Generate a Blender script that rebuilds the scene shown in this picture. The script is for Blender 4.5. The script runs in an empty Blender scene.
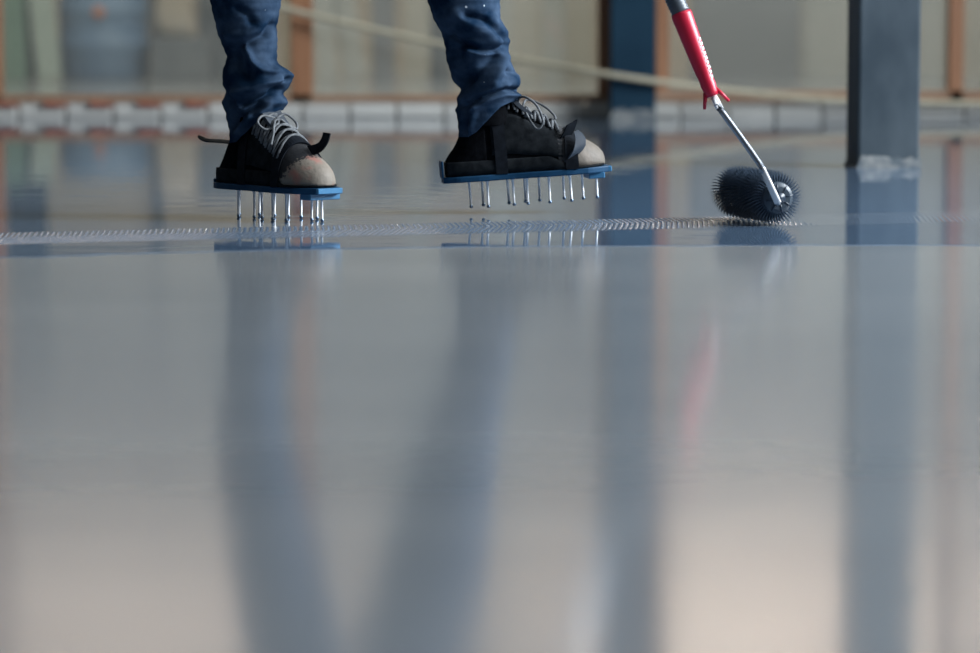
import bpy, bmesh, math, random
from mathutils import Vector, Matrix

random.seed(7)
S = bpy.context.scene
C = S.collection

# ------------------------------------------------------------------ camera
CAM_H = 0.356
FPX = 3130.0                       # focal length in pixels of the 980 px wide frame
PITCH = math.atan(306.5 / FPX)     # camera tips down; horizon near the top of the frame
cam_data = bpy.data.cameras.new('camera')
cam_data.sensor_fit = 'HORIZONTAL'
cam_data.sensor_width = 36.0
cam_data.lens = 36.0 * FPX / 980.0
cam_data.clip_start = 0.05
cam_data.clip_end = 200
cam_data.dof.use_dof = True
cam_data.dof.focus_distance = 5.60
cam_data.dof.aperture_fstop = 3.0
cam_data.dof.aperture_blades = 0
cam = bpy.data.objects.new('camera', cam_data)
cam.location = (0, 0, CAM_H)
cam.rotation_euler = (math.pi / 2 - PITCH, 0, 0)
C.objects.link(cam)
S.camera = cam

# ------------------------------------------------------------------ world, lights, exposure
w = bpy.data.worlds.new('overcast_world')
S.world = w
w.use_nodes = True
w.node_tree.nodes['Background'].inputs['Color'].default_value = (0.80, 0.89, 1.0, 1)
w.node_tree.nodes['Background'].inputs['Strength'].default_value = 0.10
S.view_settings.view_transform = 'Standard'
S.view_settings.look = 'None'
S.view_settings.exposure = 0.15
S.view_settings.gamma = 1.0
S.view_settings.use_curve_mapping = False


def area(name, loc, rot, sx, sy, power, col):
    d = bpy.data.lights.new(name, 'AREA')
    d.shape = 'RECTANGLE'
    d.size, d.size_y, d.energy, d.color = sx, sy, power, col
    o = bpy.data.objects.new(name, d)
    o.location, o.rotation_euler = loc, rot
    C.objects.link(o)
    return o


# daylight through the window band of the right wall, and through the gate opening behind the camera
area('daylight_right_windows', (4.95, 5.4, 2.85), (0, math.radians(90), 0), 2.4, 3.6, 900, (0.86, 0.93, 1.0))
area('daylight_gate_opening', (1.8, -2.9, 1.9), (math.radians(90), 0, 0), 4.4, 3.0, 4, (0.90, 0.95, 1.0))


# ------------------------------------------------------------------ helpers
def P(px, py, Y):
    """point of the place seen at a photo pixel, at depth Y in metres"""
    a = (px - 490.0) / FPX
    b = (326.5 - py) / FPX
    dy = math.cos(PITCH) + b * math.sin(PITCH)
    dz = -math.sin(PITCH) + b * math.cos(PITCH)
    t = Y / dy
    return Vector((a * t, Y, CAM_H + dz * t))


def floorY(py):
    b = (326.5 - py) / FPX
    dy = math.cos(PITCH) + b * math.sin(PITCH)
    dz = -math.sin(PITCH) + b * math.cos(PITCH)
    return -CAM_H / dz * dy


def G(px, py):
    return P(px, py, floorY(py))


def lerp_table(tab, x):
    if x <= tab[0][0]:
        return tab[0][1]
    for (x0, y0), (x1, y1) in zip(tab, tab[1:]):
        if x <= x1:
            t = (x - x0) / (x1 - x0)
            return y0 + (y1 - y0) * t
    return tab[-1][1]


def catmull(pts, n):
    pts = [Vector(p) for p in pts]
    out = []
    for i in range(len(pts) - 1):
        p0 = pts[max(i - 1, 0)]
        p1, p2 = pts[i], pts[i + 1]
        p3 = pts[min(i + 2, len(pts) - 1)]
        for k in range(n):
            t = k / n
            out.append(0.5 * ((2 * p1) + (p2 - p0) * t + (2 * p0 - 5 * p1 + 4 * p2 - p3) * t * t
                              + (3 * p1 - p0 - 3 * p2 + p3) * t ** 3))
    out.append(pts[-1])
    return out


def mat(name, col, rough=0.6, metal=0.0, col2=None, scale=8.0, detail=4.0, bump=0.0, bscale=None,
        spec=0.5, lo=0.35, hi=0.65, stretch=(1, 1, 1), sheen=0.0, ior=1.5):
    m = bpy.data.materials.new(name)
    m.use_nodes = True
    nt = m.node_tree
    b = nt.nodes['Principled BSDF']
    b.inputs['Roughness'].default_value = rough
    b.inputs['Metallic'].default_value = metal
    b.inputs['Specular IOR Level'].default_value = spec
    b.inputs['IOR'].default_value = ior
    b.inputs['Base Color'].default_value = (*col, 1)
    if sheen:
        b.inputs['Sheen Weight'].default_value = sheen
        b.inputs['Sheen Roughness'].default_value = 0.4
    tc = nt.nodes.new('ShaderNodeTexCoord')
    mp = nt.nodes.new('ShaderNodeMapping')
    mp.inputs['Scale'].default_value = stretch
    nt.links.new(tc.outputs['Object'], mp.inputs['Vector'])
    if col2:
        n = nt.nodes.new('ShaderNodeTexNoise')
        n.inputs['Scale'].default_value = scale
        n.inputs['Detail'].default_value = detail
        nt.links.new(mp.outputs['Vector'], n.inputs['Vector'])
        r = nt.nodes.new('ShaderNodeMapRange')
        r.inputs['From Min'].default_value = lo
        r.inputs['From Max'].default_value = hi
        nt.links.new(n.outputs['Fac'], r.inputs['Value'])
        x = nt.nodes.new('ShaderNodeMix')
        x.data_type = 'RGBA'
        x.inputs[6].default_value = (*col, 1)
        x.inputs[7].default_value = (*col2, 1)
        nt.links.new(r.outputs['Result'], x.inputs[0])
        nt.links.new(x.outputs[2], b.inputs['Base Color'])
    if bump:
        n2 = nt.nodes.new('ShaderNodeTexNoise')
        n2.inputs['Scale'].default_value = bscale or scale * 4
        n2.inputs['Detail'].default_value = 3
        nt.links.new(mp.outputs['Vector'], n2.inputs['Vector'])
        bn = nt.nodes.new('ShaderNodeBump')
        bn.inputs['Strength'].default_value = 1.0
        bn.inputs['Distance'].default_value = bump
        nt.links.new(n2.outputs['Fac'], bn.inputs['Height'])
        nt.links.new(bn.outputs['Normal'], b.inputs['Normal'])
    return m


def mesh_obj(name, verts, faces, m, parent=None, smooth=False):
    me = bpy.data.meshes.new(name)
    me.from_pydata([tuple(v) for v in verts], [], faces)
    me.update()
    if m:
        me.materials.append(m)
    if smooth:
        for p in me.polygons:
            p.use_smooth = True
    o = bpy.data.objects.new(name, me)
    C.objects.link(o)
    if parent:
        o.parent = parent
    return o


def bm_obj(name, bm, m, parent=None, smooth=False):
    me = bpy.data.meshes.new(name)
    bmesh.ops.recalc_face_normals(bm, faces=bm.faces)
    bm.to_mesh(me)
    bm.free()
    me.materials.append(m)
    if smooth:
        for p in me.polygons:
            p.use_smooth = True
    o = bpy.data.objects.new(name, me)
    C.objects.link(o)
    if parent:
        o.parent = parent
    return o


def empty(name, loc=(0, 0, 0), rot=(0, 0, 0)):
    o = bpy.data.objects.new(name, None)
    o.empty_display_size = 0.05
    o.location, o.rotation_euler = loc, rot
    C.objects.link(o)
    return o


def tag(o, label=None, cat=None, group=None, kind=None):
    if label:
        o['label'] = label
    if cat:
        o['category'] = cat
    if group:
        o['group'] = group
    if kind:
        o['kind'] = kind
    return o


def box_bm(x0, x1, y0, y1, z0, z1, bevel=0.0, segs=1):
    bm = bmesh.new()
    bmesh.ops.create_cube(bm, size=1.0)
    bmesh.ops.scale(bm, vec=(x1 - x0, y1 - y0, z1 - z0), verts=bm.verts)
    bmesh.ops.translate(bm, vec=((x0 + x1) / 2, (y0 + y1) / 2, (z0 + z1) / 2), verts=bm.verts)
    if bevel:
        bmesh.ops.bevel(bm, geom=list(bm.edges), offset=bevel, segments=segs, affect='EDGES', profile=0.5)
    return bm


def box(name, x0, x1, y0, y1, z0, z1, m, parent=None, bevel=0.0):
    return bm_obj(name, box_bm(x0, x1, y0, y1, z0, z1, bevel), m, parent)


def frames(pts):
    """parallel-transported frames along a path"""
    pts = [Vector(p) for p in pts]
    T = []
    for i in range(len(pts)):
        a = pts[max(i - 1, 0)]
        b = pts[min(i + 1, len(pts) - 1)]
        d = (b - a)
        T.append(d.normalized() if d.length > 1e-9 else Vector((0, 0, 1)))
    n = T[0].cross(Vector((0.13, 0.31, 0.94)))
    if n.length < 1e-4:
        n = T[0].cross(Vector((1, 0, 0)))
    n.normalize()
    out = []
    for t in T:
        n = (n - t * n.dot(t)).normalized()
        out.append((n, t.cross(n)))
    return pts, out


def tube(name, pts, r, m, parent=None, seg=8, smooth=True, flat=1.0):
    """r: number or one radius per point"""
    pts, fr = frames(pts)
    rs = r if isinstance(r, (list, tuple)) else [r] * len(pts)
    V, F = [], []
    for p, (n, b), rr in zip(pts, fr, rs):
        for k in range(seg):
            a = 2 * math.pi * k / seg
            V.append(p + n * math.cos(a) * rr + b * math.sin(a) * rr * flat)
    for i in range(len(pts) - 1):
        for k in range(seg):
            k2 = (k + 1) % seg
            F.append((i * seg + k, i * seg + k2, (i + 1) * seg + k2, (i + 1) * seg + k))
    F.append(tuple(range(seg))[::-1])
    F.append(tuple((len(pts) - 1) * seg + k for k in range(seg)))
    return mesh_obj(name, V, F, m, parent, smooth)


def ribbon(name, pts, widths, wvecs, thick, m, parent=None):
    """a strap: path, width vector at each point, real thickness"""
    pts = [Vector(p) for p in pts]
    V, F = [], []
    for i, p in enumerate(pts):
        a = pts[max(i - 1, 0)]
        b = pts[min(i + 1, len(pts) - 1)]
        t = (b - a).normalized()
        wv = Vector(wvecs[i]).normalized()
        n = t.cross(wv).normalized() * thick / 2
        wv = wv * widths[i] / 2
        V += [p - wv - n, p + wv - n, p + wv + n, p - wv + n]
    for i in range(len(pts) - 1):
        for k in range(4):
            k2 = (k + 1) % 4
            F.append((4 * i + k, 4 * i + k2, 4 * i + 4 + k2, 4 * i + 4 + k))
    F.append((3, 2, 1, 0))
    e = 4 * (len(pts) - 1)
    F.append((e, e + 1, e + 2, e + 3))
    o = mesh_obj(name, V, F, m, parent, False)
    return o


# ------------------------------------------------------------------ materials
M = {}
M['dry'] = mat('cured_floor_resin', (0.225, 0.25, 0.268), 0.13, col2=(0.265, 0.288, 0.303), scale=2.2, detail=5,
               stretch=(0.6, 1.6, 1), bump=0.0004, bscale=7.0)
M['wet'] = mat('wet_floor_resin', (0.085, 0.135, 0.21), 0.012, col2=(0.10, 0.155, 0.23), scale=1.5,
               bump=0.00045, bscale=5.0, stretch=(0.7, 2.2, 1))
M['track'] = mat('rolled_wet_resin', (0.13, 0.18, 0.25), 0.05)
M['concrete_dark'] = mat('dark_concrete', (0.045, 0.05, 0.055), 0.85, col2=(0.075, 0.08, 0.085), scale=1.2)
M['plaster'] = mat('grey_plaster', (0.30, 0.31, 0.31), 0.9, col2=(0.38, 0.38, 0.37), scale=1.5)
M['ceiling'] = mat('ceiling_deck', (0.16, 0.165, 0.17), 0.85, col2=(0.20, 0.205, 0.21), scale=0.8)
M['kerb'] = mat('pale_kerb_block', (0.47, 0.46, 0.425), 0.85, col2=(0.54, 0.53, 0.49), scale=5, bump=0.001, bscale=40)
M['kerb2'] = mat('grey_kerb_block', (0.44, 0.43, 0.40), 0.85, col2=(0.50, 0.49, 0.455), scale=5, bump=0.001, bscale=40)
M['wood'] = mat('orange_brown_timber', (0.25, 0.11, 0.05), 0.6, col2=(0.33, 0.155, 0.075), scale=6, stretch=(6, 6, 0.7),
                bump=0.0006, bscale=30)
M['wood_h'] = mat('worn_sill_timber', (0.24, 0.135, 0.08), 0.7, col2=(0.34, 0.22, 0.145), scale=4, stretch=(0.8, 5, 5),
                  bump=0.0006, bscale=30)
M['red_shim'] = mat('red_shim_plastic', (0.42, 0.13, 0.08), 0.6, col2=(0.36, 0.11, 0.07), scale=20)
M['steel'] = mat('column_paint', (0.032, 0.046, 0.058), 0.6, col2=(0.062, 0.080, 0.094), scale=9, detail=8, spec=0.15,
                 bump=0.0004, bscale=60, stretch=(1, 1, 0.5))
M['steel_navy'] = mat('navy_column_paint', (0.008, 0.028, 0.050), 0.6, col2=(0.012, 0.037, 0.062), scale=6, detail=6, spec=0.1)
M['cement'] = mat('dried_cement_crust', (0.24, 0.245, 0.235), 0.9, col2=(0.09, 0.11, 0.125), scale=35, detail=6, bump=0.001,
                  bscale=90)
M['rope'] = mat('pale_rope', (0.46, 0.42, 0.31), 0.85, col2=(0.36, 0.32, 0.23), scale=60)
M['denim'] = None
M['sole_blue'] = mat('blue_plate_plastic', (0.006, 0.046, 0.105), 0.5, col2=(0.011, 0.062, 0.135), scale=30, spec=0.2)
M['sole_lightblue'] = mat('light_blue_plastic', (0.045, 0.19, 0.36), 0.4, col2=(0.038, 0.16, 0.31), scale=30)
M['spike'] = mat('galvanised_spike', (0.86, 0.88, 0.90), 0.35, 0.15)
M['spike_tip'] = mat('dulled_spike_tip', (0.16, 0.22, 0.30), 0.3, 0.8)
M['shoe'] = mat('black_shoe_fabric', (0.0028, 0.0032, 0.0042), 0.85, col2=(0.0055, 0.0063, 0.008), scale=90, bump=0.0006,
                bscale=350, spec=0.02)
M['midsole'] = mat('dark_midsole_rubber', (0.006, 0.008, 0.010), 0.7, col2=(0.018, 0.021, 0.024), scale=55, bump=0.0004,
                   bscale=200, spec=0.06)
M['lace'] = mat('grey_lace_cord', (0.09, 0.097, 0.105), 0.85, col2=(0.19, 0.20, 0.21), scale=120, bump=0.0004, bscale=900)
M['lace_dark'] = mat('charcoal_lace_cord', (0.055, 0.062, 0.07), 0.85, col2=(0.16, 0.17, 0.18), scale=100)
M['strap'] = mat('black_strap_rubber', (0.0045, 0.006, 0.009), 0.6, col2=(0.009, 0.012, 0.017), scale=80, spec=0.08)
M['strap_grey'] = mat('blue_grey_strap_rubber', (0.026, 0.038, 0.056), 0.5, col2=(0.042, 0.058, 0.08), scale=60)
M['sock'] = mat('charcoal_sock', (0.035, 0.045, 0.06), 0.9, col2=(0.06, 0.07, 0.085), scale=150)
M['red'] = mat('red_handle_plastic', (0.62, 0.012, 0.05), 0.38, col2=(0.55, 0.010, 0.04), scale=20)
M['print'] = mat('white_handle_print', (0.70, 0.66, 0.66), 0.6)
M['collar'] = mat('grey_pole_collar', (0.06, 0.075, 0.095), 0.4, col2=(0.10, 0.12, 0.14), scale=30)
M['pole'] = mat('aluminium_pole', (0.50, 0.54, 0.58), 0.3, 1.0)
M['rod'] = mat('zinc_rod', (0.34, 0.37, 0.41), 0.32, 0.9)
M['rod_bright'] = mat('bright_rod_end', (0.85, 0.86, 0.87), 0.45, 0.0)
M['roller'] = mat('navy_roller_plastic', (0.012, 0.022, 0.040), 0.35, col2=(0.02, 0.034, 0.055), scale=40)
M['roller_spike'] = mat('roller_spike_plastic', (0.045, 0.070, 0.105), 0.35)
M['roller_end'] = mat('grey_roller_end', (0.035, 0.05, 0.07), 0.4, col2=(0.06, 0.08, 0.10), scale=50)
M['skin'] = mat('skin', (0.45, 0.27, 0.19), 0.55, col2=(0.40, 0.22, 0.15), scale=30)
M['shirt'] = mat('navy_work_shirt', (0.02, 0.035, 0.07), 0.9, col2=(0.03, 0.05, 0.09), scale=40)
M['eye'] = mat('eye_white', (0.6, 0.58, 0.55), 0.3)
M['hair'] = mat('brown_hair', (0.03, 0.02, 0.014), 0.7)


def denim_mat():
    m = mat('navy_work_cotton', (0.006, 0.021, 0.048), 0.85, col2=(0.056, 0.090, 0.145), scale=22, detail=7, bump=0.0010,
            bscale=70, spec=0.04, sheen=0.0, lo=0.36, hi=0.72)
    nt = m.node_tree
    b = nt.nodes['Principled BSDF']
    src = b.inputs['Base Color'].links[0].from_socket
    tc = [n for n in nt.nodes if n.type == 'TEX_COORD'][0]
    v = nt.nodes.new('ShaderNodeTexVoronoi')
    v.inputs['Scale'].default_value = 38
    nt.links.new(tc.outputs['Object'], v.inputs['Vector'])
    n = nt.nodes.new('ShaderNodeTexNoise')
    n.inputs['Scale'].default_value = 55
    nt.links.new(tc.outputs['Object'], n.inputs['Vector'])
    th = nt.nodes.new('ShaderNodeMapRange')          # splash size differs from spot to spot
    th.inputs['From Min'].default_value = 0.51
    th.inputs['From Max'].default_value = 0.75
    th.inputs['To Min'].default_value = 0.0
    th.inputs['To Max'].default_value = 0.16
    nt.links.new(n.outputs['Fac'], th.inputs['Value'])
    lt = nt.nodes.new('ShaderNodeMath')
    lt.operation = 'LESS_THAN'
    nt.links.new(v.outputs['Distance'], lt.inputs[0])
    nt.links.new(th.outputs['Result'], lt.inputs[1])
    x = nt.nodes.new('ShaderNodeMix')
    x.data_type = 'RGBA'
    x.inputs[7].default_value = (0.42, 0.47, 0.52, 1)
    nt.links.new(lt.outputs[0], x.inputs[0])
    nt.links.new(src, x.inputs[6])
    nt.links.new(x.outputs[2], b.inputs['Base Color'])
    return m


M['denim'] = denim_mat()


def toecap_mat(name, tint, k):
    """cream rubber toe cap, rubbed dark and mottled towards the upper"""
    m = mat(name, (0.235 * k, 0.200 * k, 0.16 * k), 0.65, col2=tint, scale=26, detail=4, bump=0.0008, bscale=140, lo=0.48, hi=0.66)
    nt = m.node_tree
    b = nt.nodes['Principled BSDF']
    src = b.inputs['Base Color'].links[0].from_socket
    tc = [n for n in nt.nodes if n.type == 'TEX_COORD'][0]
    sp = nt.nodes.new('ShaderNodeSeparateXYZ')
    nt.links.new(tc.outputs['Object'], sp.inputs[0])
    n = nt.nodes.new('ShaderNodeTexNoise')
    n.inputs['Scale'].default_value = 160
    n.inputs['Detail'].default_value = 4
    nt.links.new(tc.outputs['Object'], n.inputs['Vector'])
    r = nt.nodes.new('ShaderNodeMapRange')
    r.inputs['From Min'].default_value = 0.190
    r.inputs['From Max'].default_value = 0.245
    slant = nt.nodes.new('ShaderNodeMath')           # the cap reaches further back low on the sides
    slant.operation = 'MULTIPLY_ADD'
    slant.inputs[1].default_value = -0.75
    nt.links.new(sp.outputs['Z'], slant.inputs[0])
    nt.links.new(sp.outputs['X'], slant.inputs[2])
    nt.links.new(slant.outputs[0], r.inputs['Value'])
    sub = nt.nodes.new('ShaderNodeMath')
    sub.operation = 'SUBTRACT'
    nt.links.new(n.outputs['Fac'], sub.inputs[0])
    nt.links.new(r.outputs['Result'], sub.inputs[1])
    mr = nt.nodes.new('ShaderNodeMapRange')
    mr.inputs['From Min'].default_value = -0.08
    mr.inputs['From Max'].default_value = 0.08
    nt.links.new(sub.outputs[0], mr.inputs['Value'])
    x = nt.nodes.new('ShaderNodeMix')
    x.data_type = 'RGBA'
    x.inputs[7].default_value = (0.012, 0.013, 0.016, 1)
    nt.links.new(mr.outputs['Result'], x.inputs[0])
    nt.links.new(src, x.inputs[6])
    nt.links.new(x.outputs[2], b.inputs['Base Color'])
    return m


M['toe_cream'] = toecap_mat('cream_toe_rubber', (0.19, 0.155, 0.125), 0.6)
M['toe_pink'] = toecap_mat('pinkish_toe_rubber', (0.32, 0.13, 0.10), 0.9)


def glass_mat():
    m = bpy.data.materials.new('window_glass')
    m.use_nodes = True
    nt = m.node_tree
    nt.nodes.remove(nt.nodes['Principled BSDF'])
    out = nt.nodes['Material Output']
    t = nt.nodes.new('ShaderNodeBsdfTransparent')
    t.inputs['Color'].default_value = (0.86, 0.89, 0.87, 1)
    g = nt.nodes.new('ShaderNodeBsdfGlossy')
    g.inputs['Roughness'].default_value = 0.03
    d = nt.nodes.new('ShaderNodeBsdfDiffuse')
    d.inputs['Color'].default_value = (0.55, 0.54, 0.50, 1)     # dusty film on the panes
    a = nt.nodes.new('ShaderNodeMixShader')
    a.inputs[0].default_value = 0.06
    b = nt.nodes.new('ShaderNodeMixShader')
    b.inputs[0].default_value = 0.10
    nt.links.new(t.outputs[0], a.inputs[1])
    nt.links.new(g.outputs[0], a.inputs[2])
    nt.links.new(a.outputs[0], b.inputs[1])
    nt.links.new(d.outputs[0], b.inputs[2])
    nt.links.new(b.outputs[0], out.inputs['Surface'])
    return m


M['glass'] = glass_mat()

# ------------------------------------------------------------------ room shell
XL, XR, YF, YW, YB, ZC = -5.0, 5.0, -3.0, floorY(117.5), 21.0, 4.5
tag(box('floor', XL - 0.2, XR + 0.2, YF - 0.2, YB + 0.2, -0.2, 0.0, M['dry']), kind='structure',
    label='cured blue-grey floor coating with a soft sheen')

# the fresh wet coat: a thin layer whose edge runs across in front of the worker
edge = [(-2000, 268), (-900, 262), (-300, 259.5), (0, 257.5), (110, 254.5), (220, 251.5), (350, 249.0), (490, 246.8), (620, 246.2),
        (760, 245.6), (980, 245.2), (1500, 244.6), (2900, 244)]
ep = [G(*e) for e in edge]
ep[0].x, ep[-1].x = XL, XR
ep = catmull(ep, 10)
for i, p in enumerate(ep):
    p.y += 0.004 * math.sin(i * 1.3) + 0.003 * math.sin(i * 0.47 + 1)
WET = 0.0006
V, F = [], []
n = len(ep)
for p in ep:
    V.append((p.x, p.y, 0.0))
for p in ep:
    V.append((p.x, p.y + 0.001, WET))
for p in ep:
    V.append((p.x, YW - 0.02, WET))
for i in range(n - 1):
    F.append((i, i + 1, n + i + 1, n + i))
    F.append((n + i, n + i + 1, 2 * n + i + 1, 2 * n + i))
wet = mesh_obj('floor_wet_coat', V, F, M['wet'])
tag(wet, kind='structure', label='freshly poured mirror-wet blue-grey resin coat')

# spike marks the roller leaves in the wet coat: rows of small dimples along its path
ta, tb = G(-450, 249.5), G(1050, 214.5)
tdir = (tb - ta)
TL = tdir.length
tdir.normalize()
tn = Vector((-tdir.y, tdir.x, 0))
rng = random.Random(3)
TW = 0.30
V, F = [], []
nu, nw = 1440, 150
rowph = [rng.uniform(0, 6.28) for _ in range(60)]
for i in range(nu + 1):
    s = TL * i / nu
    px_like = -450 + 1500 * i / nu
    fade = min(1, max(0.02, (760 - px_like) / 40 if px_like > 720 else 1))
    if px_like > 815:
        fade = 0.22 * max(0.0, math.sin(s * 11 + 0.6)) ** 0.5 + 0.02
    if px_like < -300:
        fade *= max(0.0, (px_like + 450) / 150)
    for j in range(nw + 1):
        q = TW * (j / nw - 0.5)
        env = min(1.0, (TW / 2 - abs(q)) / 0.035)
        # pricked peaks: close rows across the path, lined up in chevrons
        p = ta + tdir * s + tn * q
        wv = math.sin(2 * math.pi * (p.x / 0.0092 + 9.0 * abs(q - 0.02)) + 0.6 * math.sin(s * 7 + 15 * q) + 0.4 * math.sin(s * 23))
        pk = 0.5 + 0.5 * math.sin(2 * math.pi * q / 0.0085)
        z = WET + 0.00008 + fade * env * 0.0013 * max(0.0, (wv - 0.15) / 0.85) * pk
        V.append((p.x, p.y, z))
for i in range(nu):
    for j in range(nw):
        a = i * (nw + 1) + j
        F.append((a, a + nw + 1, a + nw + 2, a + 1))
tr = mesh_obj('roller_track', V, F, M['track'], wet, True)
tag(tr, kind='stuff', label='rows of fine spike marks left by the roller')

# walls of the hall and of the room behind the glazed partition
tag(box('wall_left', XL - 0.2, XL, YF - 0.2, YB, 0, ZC, M['concrete_dark']), kind='structure')
wr = empty('wall_right')
tag(wr, kind='structure', label='plastered wall with a wide window band')
box('wall_panel', XR, XR + 0.2, YF - 0.2, YB, 0, 1.6, M['plaster'], wr)
box('wall_panel', XR, XR + 0.2, YF - 0.2, YB, 4.1, ZC, M['plaster'], wr)
for y0, y1 in ((YF - 0.2, 3.55), (7.25, YB)):
    box('wall_panel', XR, XR + 0.2, y0, y1, 1.6, 4.1, M['plaster'], wr)
wf = empty('wall_front')
tag(wf, kind='structure', label='wall with an open gate')
box('wall_panel', XL, -0.45, YF - 0.2, YF, 0, ZC, M['concrete_dark'], wf)
box('wall_panel', 4.05, XR, YF - 0.2, YF, 0, ZC, M['concrete_dark'], wf)
box('wall_panel', -0.45, 4.05, YF - 0.2, YF, 3.45, ZC, M['concrete_dark'], wf)
tag(box('ceiling', XL - 0.2, XR + 0.2, YF - 0.2, YB + 0.2, ZC, ZC + 0.2, M['ceiling']), kind='structure')

M['rear_low'] = mat('beige_grey_paint', (0.50, 0.43, 0.34), 0.8, col2=(0.56, 0.49, 0.395), scale=1.3)
M['rear_mid'] = mat('cool_grey_paint', (0.17, 0.18, 0.19), 0.8, col2=(0.21, 0.22, 0.23), scale=1.3)
M['rear_high'] = mat('cream_for_bright_windows', (0.72, 0.61, 0.54), 0.8, col2=(0.80, 0.69, 0.62), scale=0.9)  # cream colour stands in for the warm light of high windows
wb = empty('wall_rear')
tag(wb, kind='structure', label='rear wall painted beige below, grey in the middle, warm cream above in place of bright high windows')
box('painted_dado', XL, XR, YB, YB + 0.2, 0, 1.2, M['rear_low'], wb)
box('painted_middle', XL, XR, YB, YB + 0.2, 1.2, 3.0, M['rear_mid'], wb)
box('bright_upper_band', XL, XR, YB, YB + 0.2, 3.0, ZC, M['rear_high'], wb)

# ceiling lights, each with its own light: over the hall, and added unseen ones that brighten the rear room and wall
M['lamp_body'] = mat('white_lamp_body', (0.7, 0.7, 0.68), 0.5)


def ceiling_light(x, y, power, col, tilt, label, group):
    lamp = empty('ceiling_light', (x, y, ZC), (tilt, 0, 0))
    tag(lamp, label, 'ceiling light', group)
    box('housing', -1.6, 1.6, -0.15, 0.15, -0.09, 0.0, M['lamp_body'], lamp, 0.01)
    al = area('lamp_tube_light', (0, 0, 0), (0, 0, 0), 3.0, 0.22, power, col)
    al.parent = lamp
    al.location = (0, 0, -0.12)


for x in (-2.4, 2.2):  # unseen lamps added to lift the view behind the glazing
    ceiling_light(x, 15.2, 170, (1.0, 0.92, 0.82), 0.0, 'long white unseen light added to brighten the room behind the glazing', 'unseen lights added for the rear room')
for x, pw_lamp in ((-2.6, 60), (1.9, 105)):  # unseen lamps added so the wall top shines like bright high windows
    ceiling_light(x, 20.2, pw_lamp, (1.0, 0.86, 0.79), math.radians(35), 'long white unseen light added to brighten the cream top of the rear wall',
                  'unseen lights added to wash the rear wall')
for k, (x, y) in enumerate(((2.0, 3.4), (2.0, 6.4))):
    ceiling_light(x, y, 18, (0.95, 0.97, 1.0), 0.0, 'long white ceiling light over the freshly coated floor', 'ceiling lights of the hall')

# ------------------------------------------------------------------ glazed partition (back wall)
PX = lambda px: P(px, 60, YW).x
posts = [-560, -280, -4, 302, 604, 662, 955, 1240, 1520]
pw = {-4: 12, 302: 21, 604: 12, 662: 13, 955: 14}
base = empty('baseboard_back', (0, YW, 0))
tag(base, kind='structure', label='low kerb of pale blocks under the glazed partition')
blk = 0.1725
x = XL
i = 0
kb = [box_bm(-blk / 2 + 0.004, blk / 2 - 0.004, -0.06, 0.10, 0, 0.054, 0.006, 1) for _ in range(1)][0]
kme = bpy.data.meshes.new('block')
bmesh.ops.recalc_face_normals(kb, faces=kb.faces)
kb.to_mesh(kme)
kb.free()
kme2 = kme.copy()
kme.materials.append(M['kerb'])
kme2.materials.append(M['kerb2'])
while x < XR:
    o = bpy.data.objects.new('block', kme if rng.random() < 0.6 else kme2)
    C.objects.link(o)
    o.parent = base
    o.location = (x + blk / 2, rng.uniform(-0.004, 0.004), rng.uniform(-0.002, 0.002))
    o.scale.z = rng.uniform(0.97, 1.0)
    x += blk
box('mortar_bed', XL, XR, -0.045, 0.10, 0, 0.046, M['kerb2'], base)

ZS = 0.058         # sill underside
ZT = 2.75
lint = tag(box('wall_back', XL, XR, YW - 0.05, YW + 0.1, ZT + 0.06, ZC, M['plaster']), kind='structure')
for k in range(len(posts) - 1):
    a, b = posts[k], posts[k + 1]
    if a == 604:
        continue
    wn = empty('window_%d' % (k + 1 if k < 4 else k))
    wn.location = (0, YW, 0)
    tag(wn, kind='structure', label='glazed bay between orange-brown timber posts')
    xa, xb = PX(a), PX(b)
    wa, wb_ = pw.get(a, 14) / 272 / 2, pw.get(b, 14) / 272 / 2
    box('post', xa - wa, xa + wa, -0.035, 0.045, ZS + 0.02, ZT, M['wood'], wn, 0.003)
    if b == 604 or b == posts[-1]:
        box('post', xb - wb_, xb + wb_, -0.035, 0.045, ZS + 0.02, ZT, M['wood'], wn, 0.003)
    zt = ZS + (0.026 if a < 600 else 0.040)
    box('sill', xa - wa, xb + wb_, -0.05, 0.06, ZS, zt, M['wood_h'], wn, 0.003)
    box('head_rail', xa - wa, xb + wb_, -0.04, 0.05, ZT, ZT + 0.06, M['wood'], wn, 0.003)
    box('pane', xa + wa, xb - wb_, 0.002, 0.008, zt, ZT, M['glass'], wn)
# infill behind the navy column
tag(box('trim_1', PX(604) + 0.02, PX(662) - 0.02, YW + 0.02, YW + 0.05, 0.0, ZT, M['plaster']), kind='structure')

# red shims between kerb and sill of the left bay
for k, px in enumerate((10, 58, 104, 152, 199, -38, -86)):
    c = PX(px)
    bm = box_bm(c - 0.042, c + 0.042, YW - 0.092, YW - 0.061, 0.043, 0.059, 0.002)
    for v in bm.verts:                       # a wedge: thinner at one end
        if v.co.x > c and v.co.z > 0.05:
            v.co.z -= 0.006
    o = bm_obj('red_shim', bm, M['red_shim'])
    tag(o, 'small red wedge at the top of the pale kerb under the timber sill', 'shim', 'red wedges along the kerb')

# rope slung along the partition
YROPE = floorY(120) - 0.03          # passes in front of the navy column
rp = [P(-4, -56, YW - 0.045), P(30, -50, YW - 0.07), P(150, -28, YW - 0.12), P(300, 12, YW - 0.12), P(430, 42, YW - 0.13), P(540, 63, YW - 0.22), P(600, 73, YROPE), P(668, 83, YROPE),
      P(760, 94, YW - 0.16), P(850, 101, YW - 0.12), P(1000, 104, YW - 0.12)]
o = tube('rope', catmull(rp, 8), 0.012, M['rope'], None, 8)
tag(o, 'pale yellowish rope slung in front of the glazed partition', 'rope')


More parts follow.
